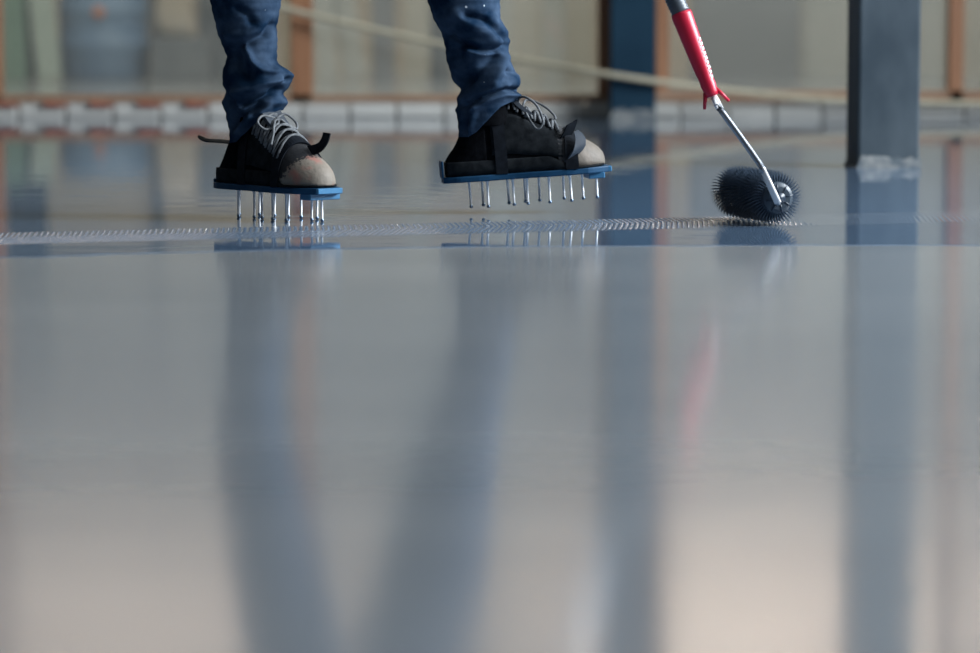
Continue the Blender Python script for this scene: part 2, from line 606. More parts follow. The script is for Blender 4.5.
# ------------------------------------------------------------------ columns
def column(name, px, py, wid, dep, rot, m, label, crust):
    c = G(px, py)
    r = empty(name, (c.x, c.y + dep / 2, WET), (0, 0, rot))
    bm = box_bm(-wid / 2, wid / 2, -dep / 2, dep / 2, 0.0, ZC - WET, 0.006, 2)
    bm_obj('shaft', bm, m, r)
    # crust of dried cement round the foot: uneven top edge
    V, F = [], []
    ring = []
    N = 14
    e = 0.0035
    hw, hd = wid / 2 + e, dep / 2 + e
    for (x0, y0, x1, y1) in ((-hw, -hd, hw, -hd), (hw, -hd, hw, hd), (hw, hd, -hw, hd), (-hw, hd, -hw, -hd)):
        for k in range(N):
            ring.append((x0 + (x1 - x0) * k / N, y0 + (y1 - y0) * k / N))
    for (x, y) in ring:
        left = 0.15 if x < -hw + 1e-6 else 1.0
        h = crust * left * (0.75 + 0.45 * rng.random())
        V += [(x, y, 0.0), (x, y, h), (x * 0.97, y * 0.97, h + 0.001)]
    L = len(ring)
    for k in range(L):
        k2 = (k + 1) % L
        F.append((3 * k, 3 * k2, 3 * k2 + 1, 3 * k + 1))
        F.append((3 * k + 1, 3 * k2 + 1, 3 * k2 + 2, 3 * k + 2))
    o = mesh_obj('cement_crust', V, F, M['cement'], r)
    tag(o, 'pale crust of dried cement')
    tag(r, label, 'column')
    return r


column('steel_column', 886, 168.5, 0.150, 0.15, math.radians(4.6), M['steel'],
       'dark grey-blue square steel column standing in the wet floor beside the roller', 0.026)
column('steel_column', 633, 120, 0.160, 0.13, 0.0, M['steel_navy'],
       'navy blue square column standing against the glazed partition', 0.036)

# ------------------------------------------------------------------ things behind the partition
BY = 18.6


def board(pxa, pxb, lean, ztop, m, label, y=BY, th=0.03, rot=0.0, name='leaning_board', cat='board'):
    """a sheet stood on the floor and leaning sideways"""
    xa, xb = P(pxa, 60, y).x, P(pxb, 60, y).x
    wd = xb - xa
    o = box(name, -wd / 2, wd / 2, -th / 2, th / 2, 0, ztop, m, None, 0.004)
    o.location = ((xa + xb) / 2, y, 0.0 + abs(math.sin(lean)) * wd / 2)
    o.rotation_euler = (0, lean, rot)
    tag(o, label, cat)
    return o


M['green_sheet'] = mat('green_tinted_sheet', (0.16, 0.25, 0.19), 0.4, col2=(0.20, 0.30, 0.23), scale=4)
M['pale_green'] = mat('pale_green_sheet', (0.40, 0.46, 0.40), 0.5, col2=(0.46, 0.52, 0.46), scale=4)
M['black_sheet'] = mat('dark_grey_sheet', (0.03, 0.035, 0.04), 0.6, col2=(0.05, 0.055, 0.06), scale=4)
M['blue_drum'] = mat('blue_drum_plastic', (0.13, 0.22, 0.36), 0.45, col2=(0.18, 0.27, 0.40), scale=5)
M['orange'] = mat('orange_cap', (0.60, 0.20, 0.08), 0.5)
M['sack'] = mat('beige_sack_paper', (0.47, 0.40, 0.32), 0.85, col2=(0.55, 0.48, 0.40), scale=8)
M['grey_box'] = mat('grey_crate', (0.12, 0.13, 0.145), 0.7, col2=(0.17, 0.18, 0.19), scale=4)
M['pale_board'] = mat('pale_grey_board', (0.42, 0.42, 0.39), 0.8, col2=(0.50, 0.49, 0.46), scale=3)
M['beige_panel'] = mat('beige_panel', (0.43, 0.40, 0.34), 0.8, col2=(0.50, 0.465, 0.40), scale=2)
M['grey_panel'] = mat('grey_panel', (0.20, 0.205, 0.215), 0.75, col2=(0.26, 0.265, 0.275), scale=1.5)

board(3, 27, math.radians(-2), 0.62, M['green_sheet'], 'green tinted sheet leaning behind the glazing')
board(24, 40, math.radians(-5), 0.66, M['black_sheet'], 'dark grey sheet leaning between the green ones', BY + 0.12)
board(38, 62, math.radians(-6), 0.60, M['pale_green'], 'pale whitish-green sheet leaning beside the blue drum', BY + 0.06)
cb = box('wall_cabinet', -0.11, 0.11, -0.15, 0.15, 0, 1.3, M['steel_navy'], None, 0.01)
cb.location = (P(25, 60, YB - 0.2).x, YB - 0.16, 0.72)
tag(cb, 'narrow navy cabinet hung on the rear wall above the leaning sheets', 'cabinet')
pp = tube('standpipe', [Vector((0, 0, 0)), Vector((0, 0, 1.6)), Vector((0, 0, 3.2))], 0.035, M['grey_box'], None, 14)
pp.location = (P(155, 60, YB - 0.2).x, YB - 0.1, 0)
tag(pp, 'thin dark standpipe rising up the rear wall', 'pipe')


def drum(px, y, rad, h):
    c = P(px, 60, y)
    r = empty('blue_drum', (c.x, y, 0))
    prof = [(0.0, 0), (rad * 0.94, 0), (rad, 0.02), (rad, h * 0.3), (rad * 1.04, h * 0.33), (rad * 1.04, h * 0.36), (rad, h * 0.39),
            (rad, h * 0.64), (rad * 1.04, h * 0.67), (rad * 1.04, h * 0.70), (rad, h * 0.73), (rad, h * 0.93), (rad * 0.9, h), (0, h)]
    n = 32
    V, F = [], []
    for (a, z) in prof:
        for k in range(n):
            t = 2 * math.pi * k / n
            V.append((a * math.cos(t), a * math.sin(t), z))
    for i in range(len(prof) - 1):
        for k in range(n):
            k2 = (k + 1) % n
            F.append((i * n + k, i * n + k2, (i + 1) * n + k2, (i + 1) * n + k))
    mesh_obj('body', V, F, M['blue_drum'], r, True)
    cp = [Vector((0.0, -rad * 0.98, 0.40)), Vector((0.0, -rad - 0.03, 0.40))]
    tag(tube('bung', cp, 0.035, M['orange'], r, 16), 'orange bung')
    tag(r, 'blue plastic drum with an orange bung behind the glazing', 'drum')


drum(105, BY + 0.4, 0.27, 0.60)


def sack(px, y, wd, h, z0, m, label):
    c = P(px, 60, y)
    bm = bmesh.new()
    bmesh.ops.create_cube(bm, size=1.0)
    bmesh.ops.subdivide_edges(bm, edges=list(bm.edges), cuts=5, use_grid_fill=True)
    for v in bm.verts:
        x, yy, z = v.co
        k = 1 - 0.35 * (2 * abs(z)) ** 4 - 0.25 * (2 * abs(x)) ** 4
        v.co = Vector((x * wd * (1 - 0.12 * (2 * z) ** 4) + 0.01 * math.sin(9 * z), yy * 0.2 * k, (z + 0.5) * h * (1 - 0.06 * (2 * x) ** 2)))
    o = bm_obj('paper_sack', bm, m, None, True)
    o.location = (c.x, y, z0)
    tag(o, label, 'sack')


gb = box('grey_crate', -0.17, 0.17, -0.2, 0.2, 0, 0.25, M['grey_box'], None, 0.012)
gb.location = (P(182, 60, BY + 0.3).x, BY + 0.3, 0)
tag(gb, 'dark grey crate standing behind the glazing under the beige sack', 'crate')
sack(176, BY + 0.3, 0.22, 0.45, 0.25, M['sack'], 'beige paper sack standing on the dark grey crate')
board(198, 240, 0, 0.75, M['grey_box'], 'dark grey sheet standing beside the crate and sack', BY + 0.6)

board(318, 338, math.radians(-4), 0.95, M['pale_board'], 'narrow pale board leaning next to the thick timber post', BY)
board(345, 368, math.radians(-10), 0.80, M['pale_board'], 'wide pale board leaning steeply behind the glazing', BY + 0.1)
board(372, 395, 0, 0.7, M['grey_panel'], 'narrow grey board standing behind the rope', BY + 0.25)
board(404, 430, 0, 1.1, M['beige_panel'], 'upright beige board standing behind the rope', BY + 0.2)
board(430, 452, 0, 0.7, M['grey_box'], 'dark grey upright sheet standing next to the beige board', BY + 0.3)
for k in range(4):
    board(488 + 27 * k, 513 + 27 * k, 0, 1.0 + 0.04 * k, M['beige_panel'] if k % 2 else M['pale_board'],
          ['pale panel at the end of the upright row near the walking worker', 'beige panel second in the upright row',
           'pale panel third in the upright row', 'beige panel of the upright row next to the timber post'][k], BY + 0.25, 0.03,
          math.radians(6 * (-1) ** k), 'upright_panel', 'panel')
board(690, 800, 0, 0.9, M['grey_panel'], 'broad grey panel standing behind the roller handle', BY + 0.25, 0.04, 0, 'upright_panel', 'panel')
board(802, 850, 0, 1.3, M['pale_board'], 'pale panel standing between the grey panel and steel column', BY + 0.3, 0.03, 0, 'upright_panel', 'panel')
board(918, 946, 0, 1.3, M['pale_board'], 'narrow pale panel standing behind the steel column', BY + 0.3, 0.03, 0, 'upright_panel', 'panel')
board(968, 1060, 0, 1.3, M['beige_panel'], 'broad beige panel standing beyond the last timber post', BY + 0.3, 0.03, 0, 'upright_panel', 'panel')

# ------------------------------------------------------------------ shoes
SL = 0.297
HT = [(0, .020), (.004, .030), (.015, .042), (.022, .050), (.033, .075), (.05, .102), (.08, .122), (.115, .127), (.135, .122),
      (.152, .110), (.17, .101), (.189, .091), (.216, .075), (.244, .056), (.262, .047), (.276, .039), (.287, .030), (.294, .020), (.2963, .014), (.297, .010)]
BT = [(0, .012), (.004, .020), (.015, .027), (.05, .034), (.1, .035), (.15, .040), (.2, .047), (.23, .048), (.255, .045),
      (.275, .036), (.287, .026), (.294, .016), (.2963, .008), (.297, .0005)]


def smooth_tab(tab, x, s=0.006):
    return sum(lerp_table(tab, x + d * s) for d in (-1, -0.5, 0, 0.5, 1)) / 5 if s < x < SL - 0.012 else lerp_table(tab, x)


def shoe_pt(u, ph, off=0.0):
    """surface of the upper: u along the foot from the heel, ph 0..pi across it (pi = the wearer's right)"""
    b, h = smooth_tab(BT, u), smooth_tab(HT, u)
    c, s = math.cos(ph), math.sin(ph)
    k = 1.0 - 0.22 * s * s                     # sides draw in towards the top
    pw_ = 0.85
    w_ = (b + off) * math.copysign(abs(c) ** pw_, c) * k
    return Vector((u + off * max(0.0, (u - 0.28) / 0.017), w_, 0.004 + (h + off) * abs(s) ** 0.8))


def shoe_patch(name, u0, u1, nu_, p0, p1, np_, off, m, parent, th=0.003):
    us = [u0 + (u1 - u0) * i / nu_ for i in range(nu_ + 1)]
    V, F = [], []
    for u in us:
        for k in range(np_ + 1):
            V.append(shoe_pt(u, p0 + (p1 - p0) * k / np_, off))
    r = np_ + 1
    if u1 >= SL - 1e-6:
        F.append(tuple(nu_ * r + k for k in range(r)))
    for i in range(nu_):
        for k in range(np_):
            F.append((i * r + k, i * r + k + 1, (i + 1) * r + k + 1, (i + 1) * r + k))
    o = mesh_obj(name, V, F, m, parent, True)
    s = o.modifiers.new('thickness', 'SOLIDIFY')
    s.thickness = th
    s.offset = -1
    return o


def make_shoe(parent_person, T, toe_m, lace_m, bow, spread):
    sh = shoe_patch('shoe', 0.0, SL, 66, 0, math.pi, 30, 0.0, M['shoe'], parent_person, 0.0006)
    sh.matrix_basis = parent_person.matrix_world.inverted() @ T
    tag(sh, 'worn black lace-up work shoe')
    # toe cap, midsole, outsole rim
    tag(shoe_patch('toe_cap', 0.205, SL, 34, 0, math.pi, 26, 0.0016, toe_m, sh, 0.0006), 'scuffed cream toe cap')
    V, F = [], []
    N = 60
    us = [SL * (0.5 - 0.5 * math.cos(math.pi * k / N)) for k in range(N + 1)]
    loop = [(u, smooth_tab(BT, u) + 0.0035) for u in us] + [(u, -smooth_tab(BT, u) - 0.0035) for u in reversed(us)]
    lv = [(0.001, 0.99), (0.012, 1.03), (0.024, 1.0), (0.027, 0.95)]
    for (z, k) in lv:
        for (u, w_) in loop:
            lift = 0.006 * max(0, (u - 0.22) / 0.08) ** 2
            hgt = z * (1.0 if u < 0.19 else max(0.16, 1 - 0.84 * (u - 0.19) / 0.045))
            V.append((u * (1 if u < SL - 0.001 else 1.0), w_ * k, hgt + lift * 0.3))
    n_ = len(loop)
    for i in range(len(lv) - 1):
        for k in range(n_):
            k2 = (k + 1) % n_
            F.append((i * n_ + k, i * n_ + k2, (i + 1) * n_ + k2, (i + 1) * n_ + k))
    F.append(tuple(range(n_))[::-1])
    F.append(tuple(3 * n_ + k for k in range(n_)))
    mesh_obj('midsole', V, F, M['midsole'], sh, True)
    # heel counter and side overlay
    shoe_patch('heel_counter', 0.002, 0.075, 16, 0, math.pi, 24, 0.0014, M['shoe'], sh)
    shoe_patch('side_overlay', 0.085, 0.215, 20, math.radians(128), math.radians(170), 8, 0.0016, M['midsole'], sh)
    # tongue standing up in front of the ankle
    tp = [Vector((0.165, 0, 0.103)), Vector((0.150, 0, 0.116)), Vector((0.141, 0, 0.124)), Vector((0.136, 0, 0.130)), Vector((0.133, 0, 0.134))]
    ribbon('tongue', catmull(tp, 4), [0.044] * 17, [(0, 1, 0)] * 17, 0.007, M['sock'], sh)
    # laces: crossing bars, then the bow
    for k in range(6):
        u = 0.128 + 0.0155 * k
        sp = spread + 0.03 * k
        for sgn in (1, -1):
            pts = [shoe_pt(u + sgn * 0.006 * (t - 0.5) * 2, math.pi / 2 + sp * (t - 0.5) * 2, 0.0035 + (0.0015 if sgn > 0 else 0) + 0.002 * math.sin(math.pi * t))
                   for t in [i / 10 for i in range(11)]]
            tube('lace', pts, 0.0028, lace_m, sh, 6, flat=0.7)
    for pts in bow:
        tube('lace_loop', catmull(pts, 8), 0.0023, lace_m, sh, 6)
    # ankle of the sock
    V, F = [], []
    n_ = 28
    lv = [(0.09, 0.048, 0.035, 0.088), (0.12, 0.043, 0.034, 0.084), (0.14, 0.036, 0.032, 0.080), (0.155, 0.034, 0.030, 0.078)]
    for (z, ru, rw, cu) in lv:
        for k in range(n_):
            a = 2 * math.pi * k / n_
            V.append((cu + ru * math.cos(a), rw * math.sin(a), z))
    for i in range(len(lv) - 1):
        for k in range(n_):
            k2 = (k + 1) % n_
            F.append((i * n_ + k, i * n_ + k2, (i + 1) * n_ + k2, (i + 1) * n_ + k))
    mesh_obj('sock', V, F, M['shoe'], sh, True)
    return sh


# ------------------------------------------------------------------ spiked soles
SPIKES = [(.043, .0), (.070, .026), (.074, -.026), (.117, .024), (.121, -.026), (.147, -.030), (.150, .030), (.178, .036), (.187, -.036),
          (.224, .036), (.226, -.036), (.254, .0), (.281, .0)]
PLATE_T = 0.011
SPK = 0.050


def plate_half(u):
    return lerp_table([(-.006, .020), (0, .027), (.02, .036), (.06, .041), (.12, .040), (.18, .050), (.225, .053), (.262, .047), (.285, .036),
                       (.302, .027), (.305, .020)], u)


spike_me = {}


def make_spike(parent, u, w_):
    if 'shaft' not in spike_me:
        n_ = 12
        def lathe(prof):
            V, F = [], []
            for (r, z) in prof:
                for k in range(n_):
                    a = 2 * math.pi * k / n_
                    V.append((r * math.cos(a), r * math.sin(a), z))
            for i in range(len(prof) - 1):
                for k in range(n_):
                    k2 = (k + 1) % n_
                    F.append((i * n_ + k, (i + 1) * n_ + k, (i + 1) * n_ + k2, i * n_ + k2))
            F.append(tuple((len(prof) - 1) * n_ + k for k in range(n_)))
            F.append(tuple(range(n_))[::-1])
            return V, F
        for nm, prof, mm in (('shaft', [(.0042, 0), (.0042, -.002), (.0021, -.003), (.0021, -.046)], M['spike']),
                             ('tip', [(.0021, -.0445), (.0033, -.0455), (.0034, -.048), (.0022, -.0495), (.0008, -.050)], M['spike_tip'])):
            V, F = lathe(prof)
            me = bpy.data.meshes.new(nm)
            me.from_pydata(V, [], F)
            me.materials.append(mm)
            for p in me.polygons:
                p.use_smooth = True
            me.update()
            spike_me[nm] = me
    o = bpy.data.objects.new('spike', spike_me['shaft'])
    C.objects.link(o)
    o.parent = parent
    o.location = (u, w_, -PLATE_T)
    o.rotation_euler = (math.radians(rng.uniform(-1.2, 1.2)), math.radians(rng.uniform(-1.5, 1.5)), 0)
    t = bpy.data.objects.new('spike_tip', spike_me['tip'])
    C.objects.link(t)
    t.parent = o


def make_spiked_sole(T, label, heel_tab):
    r = empty('spiked_sole')
    r.matrix_world = T
    tag(r, label, 'spiked sole', 'strap-on spiked soles')
    us = [-.006 + .311 * (0.5 - 0.5 * math.cos(math.pi * k / 40)) for k in range(41)]
    loop = [(u, plate_half(u)) for u in us] + [(u, -plate_half(u)) for u in reversed(us)]
    V, F = [], []
    n_ = len(loop)
    for (z, k) in ((-PLATE_T, 0.97), (-PLATE_T + .002, 1.0), (-.002, 1.0), (0, 0.97)):
        for (u, w_) in loop:
            V.append((u, w_ * k, z))
    for i in range(3):
        for k in range(n_):
            k2 = (k + 1) % n_
            F.append((i * n_ + k, i * n_ + k2, (i + 1) * n_ + k2, (i + 1) * n_ + k))
    F.append(tuple(range(n_))[::-1])
    F.append(tuple(3 * n_ + k for k in range(n_)))
    mesh_obj('plate', V, F, M['sole_blue'], r)
    # strap anchor under the toe, in lighter plastic, and the plate's pale front edge
    box('toe_block', .262, .292, -.034, .034, -PLATE_T - .0105, -PLATE_T + .0005, M['sole_lightblue'], r, 0.0012)
    box('front_edge', .268, .3065, -.028, .028, -PLATE_T + 0.0005, -0.0005, M['sole_lightblue'], r, 0.0012)
    # heel stop
    bm = box_bm(-.0085, -.0045, -.021, .021, -.0015, heel_tab, 0.0012)
    bm_obj('heel_stop', bm, M['sole_blue'], r)
    for (u, w_) in SPIKES:
        make_spike(r, u, w_)
    return r


def foot_matrix(pos, yaw, pitch):
    return Matrix.Translation(pos) @ Matrix.Rotation(yaw, 4, 'Z') @ Matrix.Rotation(-pitch, 4, 'Y')


# planted foot (turned out towards the open side), and the lifted one stepping forward
Hl = P(225, 182.5, floorY(215.0))
Hl.z = PLATE_T + SPK + 0.0006
TL_ = foot_matrix(Hl, math.radians(-48), 0.0)
YR = floorY(213.6)
Hr = P(445.5, 177, YR)
pr = math.radians(3.9)
TR_ = foot_matrix(Hr, math.radians(7), pr)

person = empty('person', (-0.27, 5.66, 0.0))
tag(person, 'person in navy work trousers walking over the wet floor, pushing a roller', 'person')
bpy.context.view_layer.update()

bow_l = [[(.150, .004, .118), (.148, -.026, .124), (.156, -.044, .112), (.170, -.036, .100), (.168, -.008, .110), (.152, .002, .120)],
         [(.150, .004, .119), (.146, .026, .126), (.158, .040, .112), (.172, .030, .100), (.166, .008, .112), (.152, .004, .119)],
         [(.152, .0, .118), (.172, -.020, .108), (.190, -.036, .092), (.196, -.046, .074)]]
bow_r = [[(.150, .0, .118), (.142, -.020, .132), (.152, -.034, .138), (.172, -.040, .122), (.182, -.042, .092), (.172, -.040, .078), (.160, -.036, .092), (.152, -.010, .118)],
         [(.152, .0, .118), (.160, .012, .130), (.178, .016, .126), (.196, .006, .114), (.208, -.006, .100), (.210, -.010, .092)],
         [(.150, .004, .119), (.146, .026, .128), (.158, .040, .114), (.170, .030, .102), (.152, .004, .119)]]
shoeA = make_shoe(person, TL_, M['toe_pink'], M['lace'], bow_l, 0.92)
shoeB = make_shoe(person, TR_, M['toe_cream'], M['lace_dark'], bow_r, 0.55)
soleA = make_spiked_sole(TL_, 'blue spiked strap-on sole planted in the wet floor, under the pink-scuffed shoe', 0.006)
soleB = make_spiked_sole(TR_, 'blue spiked strap-on sole lifted just above the wet floor, toe tipped up', 0.030)


# straps of the soles (built in foot coordinates)
def over_strap(parent, u, wid, off, m, skew=0.0, a0=0, a1=180):
    ph = [math.radians(a0 + (a1 - a0) * k / 24) for k in range(25)]
    pts = [shoe_pt(u + skew * math.cos(p), p, off) for p in ph]
    pts[0].z = min(pts[0].z, 0.0) if a0 == 0 else pts[0].z
    pts[-1].z = min(pts[-1].z, 0.0) if a1 == 180 else pts[-1].z
    slope = (shoe_pt(u + 0.006, math.pi / 2).z - shoe_pt(u - 0.006, math.pi / 2).z) / 0.012
    wv = [(1, 0, slope * math.sin(p)) for p in ph]
    return ribbon('strap', pts, [wid] * 25, wv, 0.0025, m, parent)


iA, iB = TL_.inverted(), TR_.inverted()
over_strap(soleA, 0.216, 0.022, 0.0045, M['strap'], 0.004)
over_strap(soleA, 0.095, 0.022, 0.005, M['strap'], -0.006, 100, 180)
# curled strap tail above the planted foot's toes
yA = (TL_ @ Vector((0.20, -0.02, 0.08))).y
tail = [P(284, 155, yA + 0.01), P(298, 152, yA), P(311, 150.5, yA - 0.012), P(320, 147, yA - 0.02), P(325, 140, yA - 0.024), P(327, 133, yA - 0.022)]
tail = [iA @ p for p in catmull(tail, 6)]
rot = iA.to_3x3()
wv = []
for i, p in enumerate(tail):
    a, b = tail[max(i - 1, 0)], tail[min(i + 1, len(tail) - 1)]
    t = (b - a).normalized()
    view = rot @ Vector((0.25, 0.75, -0.1))
    cross = t.cross(view).normalized()
    wv.append((cross * 0.80 + view.normalized() * 0.60))
ribbon('strap_tail', tail, [0.024] * len(tail), wv, 0.0022, M['strap'], soleA)
# thin loose strap end behind the ankle
yh = (TL_ @ Vector((0.02, 0.0, 0.08))).y
tail2 = [iA @ p for p in catmull([P(240, 142.5, yh - 0.03), P(229, 142, yh), P(218, 141, yh + 0.01), P(208, 140.5, yh + 0.01), P(202, 138.5, yh), P(198, 136, yh)], 5)]
wv = [rot @ Vector((0.1, 0.95, 0.22))] * len(tail2)
ribbon('strap_tail', tail2, [0.018 - 0.010 * max(0, (i - 20) / 5) for i in range(len(tail2))], wv, 0.0022, M['strap'], soleA)

# lifted foot: strap across the toes, its end standing up like a flag, and the pale inner flap
over_strap(soleB, 0.236, 0.024, 0.0045, M['strap'], 0.006)
yB = (TR_ @ Vector((0.24, -0.03, 0.06))).y
flag = [iB @ p for p in catmull([P(560, 142, yB), P(566, 136, yB - 0.004), P(570, 128, yB - 0.008), P(572, 122.5, yB - 0.010)], 5)]
rotB = iB.to_3x3()
wv = [rotB @ Vector((0.80, 0.5, 0.18 + 0.25 * i / len(flag))) for i in range(len(flag))]
ribbon('strap_tail', flag, [0.026] * len(flag), wv, 0.0025, M['strap'], soleB)
flap = [iB @ p for p in catmull([P(576, 131, yB - 0.012), P(580, 139, yB - 0.018), P(579, 148, yB - 0.022), P(573, 156, yB - 0.02), P(566, 162, yB - 0.016)], 5)]
wv = [rotB @ Vector((0.9, 0.42, 0.35)) for _ in flap]
ww = [0.006 + 0.020 * math.sin(math.pi * min(1, (i + 1) / (len(flap)) * 0.9)) for i in range(len(flap))]
ribbon('strap_flap', flap, ww, wv, 0.003, M['strap_grey'], soleB)
over_strap(soleB, 0.095, 0.022, 0.005, M['strap'], -0.006, 100, 180)


# ------------------------------------------------------------------ trousers
def seg_dist(p, a, b):
    ab = (b[0] - a[0], b[1] - a[1])
    t = ((p[0] - a[0]) * ab[0] + (p[1] - a[1]) * ab[1]) / (ab[0] ** 2 + ab[1] ** 2 + 1e-9)
    t = max(0, min(1, t))
    return math.hypot(p[0] - a[0] - ab[0] * t, p[1] - a[1] - ab[1] * t)


def stroke(p, pl, wdt):
    d = min(seg_dist(p, a, b) for a, b in zip(pl, pl[1:]))
    return math.exp(-(d / wdt) ** 2)


def trouser_leg(left, right, upper, hem, strokes, Yc, seed, V, F):
    rg = random.Random(seed)
    phs = [rg.uniform(0, 6.28) for _ in range(12)]
    NT, NR, NU = 96, 170, 44
    sc = FPX / Yc
    # smoothed silhouettes
    def sm(tab, y, s):
        return sum(lerp_table(tab, y + d * s) for d in (-1.5, -1, -0.5, 0, 0.5, 1, 1.5)) / 7
    rows = []
    y_top = left[0][0]
    ztop = P(0, y_top, Yc).z
    for i in range(NU):                      # from the waist down to the top of the visible part
        t = i / NU
        rows.append(('u', upper[-1][0] + (ztop - upper[-1][0]) * t))
    for i in range(NR + 1):
        rows.append(('p', i / NR))
    base_idx = len(V)
    for kind, val in rows:
        for k in range(NT):
            th = 2 * math.pi * k / NT
            c, s = math.cos(th), math.sin(th)
            if kind == 'u':
                z = val
                cx = lerp_table([(q[0], q[1]) for q in upper], z)
                hw = lerp_table([(q[0], q[2]) for q in upper], z)
                yc = lerp_table([(q[0], q[3]) for q in upper], z)
                hd = lerp_table([(q[0], q[4]) for q in upper], z)
                X = (cx - 490) / sc
                rx, ry = hw / sc, hd / sc
                f = 0.004 * math.sin(3 * th + 30 * z + phs[0]) * math.sin(11 * z + phs[1]) + 0.003 * math.sin(2 * th - 47 * z + phs[2])
                V.append((X + (rx + f) * c, yc + (ry + f) * s, z))
            else:
                hy = lerp_table(hem, c)
                py = y_top + (hy - y_top) * val
                ls, rs = sm(left, py, 9), sm(right, py, 9)
                l, r_ = sm(left, py, 1.2), sm(right, py, 1.2)
                cx = (ls + rs) / 2
                rx = (rs - ls) / 2
                ry = rx * 0.98 + 1.5
                dr = (r_ - rs) * max(0, c) ** 1.6
                dl = (ls - l) * max(0, -c) ** 1.6
                f = 0.0
                pxv = cx + (rx + dr + dl) * c
                if s < 0.35:
                    wgt = min(1, (0.35 - s) / 0.5)
                    for (pl, amp, wdt) in strokes:
                        f += 1.75 * amp * stroke((pxv, py), pl, wdt * 1.3) * wgt
                bk = 0.35 + 0.65 * max(0, s)
                f += bk * (1.6 * math.sin(0.20 * py + 2.0 * math.sin(th + phs[3]) + phs[4]) * min(1, max(0, (py - 30) / 60))
                           + 1.0 * math.sin(0.33 * py + 3 * th + phs[5]) * min(1, max(0, (py - 50) / 60)))
                f += 0.45 * math.sin(0.55 * py + 4 * th + phs[6]) * math.sin(0.21 * py - 3 * th + phs[7])
                base = P(cx, py, Yc)
                V.append((base.x + (rx + dr + dl + f) / sc * c, Yc + (ry + f) / sc * s, base.z))
    R = len(rows)
    for i in range(R - 1):
        for k in range(NT):
            k2 = (k + 1) % NT
            F.append((base_idx + i * NT + k, base_idx + (i + 1) * NT + k, base_idx + (i + 1) * NT + k2, base_idx + i * NT + k2))


V, F = [], []
YLc = (TL_ @ Vector((0.085, 0, 0.1))).y
YRc = (TR_ @ Vector((0.085, 0, 0.1))).y
left_l = [(-4, 209), (0, 210), (34, 218), (50, 224), (57, 226.6), (64, 225), (72, 222), (84, 223), (92, 227), (97, 224), (103, 221), (108, 223),
          (112, 226), (123, 228), (133, 229), (142, 229.5), (160, 230)]
left_r = [(-4, 281.5), (0, 281), (25, 277.5), (50, 277), (60, 276.5), (65, 279), (70, 287), (74, 292), (82, 291), (88, 288), (94, 283), (99, 287),
          (103, 287), (110, 283), (118, 280), (160, 278)]
str_l = [([(273, 25), (267, 35), (256, 40), (244, 45)], -4.5, 3.2),
         ([(268, 22), (258, 30), (245, 36), (232, 36)], 2.0, 5),
         ([(240, 8), (250, 14), (254, 22)], -2.0, 3.0),
         ([(247, 47), (254, 62), (262, 69), (276, 71)], 3.0, 2.6),
         ([(236, 52), (242, 66), (248, 74)], -5.0, 6.0),
         ([(282, 88), (269, 96), (254, 101), (242, 105)], -5.0, 2.4),
         ([(280, 80), (268, 82), (255, 88), (238, 93)], 4.0, 3.4),
         ([(277, 68), (284, 70), (291, 76)], 2.0, 2.4),
         ([(286, 79), (274, 89)], -2.0, 2.0),
         ([(262, 105), (250, 110), (240, 118)], -4.0, 3.0),
         ([(284, 102), (272, 103), (262, 112)], 2.5, 2.5),
         ([(250, 116), (244, 124), (240, 131)], 2.5, 3.0),
         ([(232, 100), (236, 112), (236, 124)], -3.5, 3.0)]
hem_l = [(-1.0, 143), (-0.7, 141), (-0.3, 133), (0.1, 123), (0.5, 114), (0.8, 111), (1.0, 110)]
up_l = [(0.40, 246, 35.5, YLc, 37), (0.50, 258, 42, YLc, 43), (0.65, 274, 47, YLc - 0.01, 48), (0.80, 291, 52, YLc - 0.02, 50), (0.92, 322, 64, YLc, 52),
        (1.05, 342, 66, YLc + 0.02, 55)]
up_l[0] = (P(0, -4, YLc).z, (209 + 281.5) / 2, 36.2, YLc, 37.5)
trouser_leg(left_l, left_r, up_l, hem_l, str_l, YLc, 11, V, F)

right_l = [(-4, 426), (0, 427.5), (18.5, 433.5), (35, 442.5), (50, 445), (62, 447), (75, 450.5), (82, 453), (86, 458), (90, 461), (94, 460), (98, 456),
           (102, 457), (106, 456), (110, 454.5), (115, 457), (119, 458.5), (128, 458), (136, 458), (160, 459)]
right_r = [(-4, 500), (0, 500), (17, 500), (25, 504), (30, 507.5), (41, 512), (46, 510), (50, 508), (58, 510), (66, 512.5), (72, 517), (76, 520),
           (86, 520), (94, 519), (101, 517), (110, 514), (160, 508)]
str_r = [([(467, 16), (485, 20), (497, 29), (508, 40)], -4.0, 2.8),
         ([(455, 14), (470, 24), (485, 32), (498, 42)], 2.5, 5),
         ([(507, 45), (497, 50), (480, 50), (465, 45), (450, 34)], -3.5, 2.4),
         ([(500, 53), (482, 54), (468, 51)], 2.5, 2.2),
         ([(497, 57), (482, 68), (466, 80)], -5.5, 5.5),
         ([(455, 48), (460, 62), (464, 74)], -3.0, 6.0),
         ([(504, 58), (500, 72), (494, 82)], 3.0, 4.0),
         ([(506, 86), (489, 91), (470, 101)], 3.0, 2.6),
         ([(518, 90), (504, 89), (480, 96), (467, 104)], -4.5, 2.2),
         ([(516, 73), (507, 71)], -2.5, 2.0),
         ([(519, 95), (505, 94), (490, 99), (476, 107)], 2.5, 2.2),
         ([(462, 106), (466, 116), (466, 130)], -3.0, 3.0),
         ([(474, 108), (472, 118), (470, 130)], 2.5, 2.6)]
hem_r = [(-1.0, 137), (-0.6, 136), (-0.3, 131), (0.1, 119), (0.5, 106), (0.8, 102), (1.0, 101)]
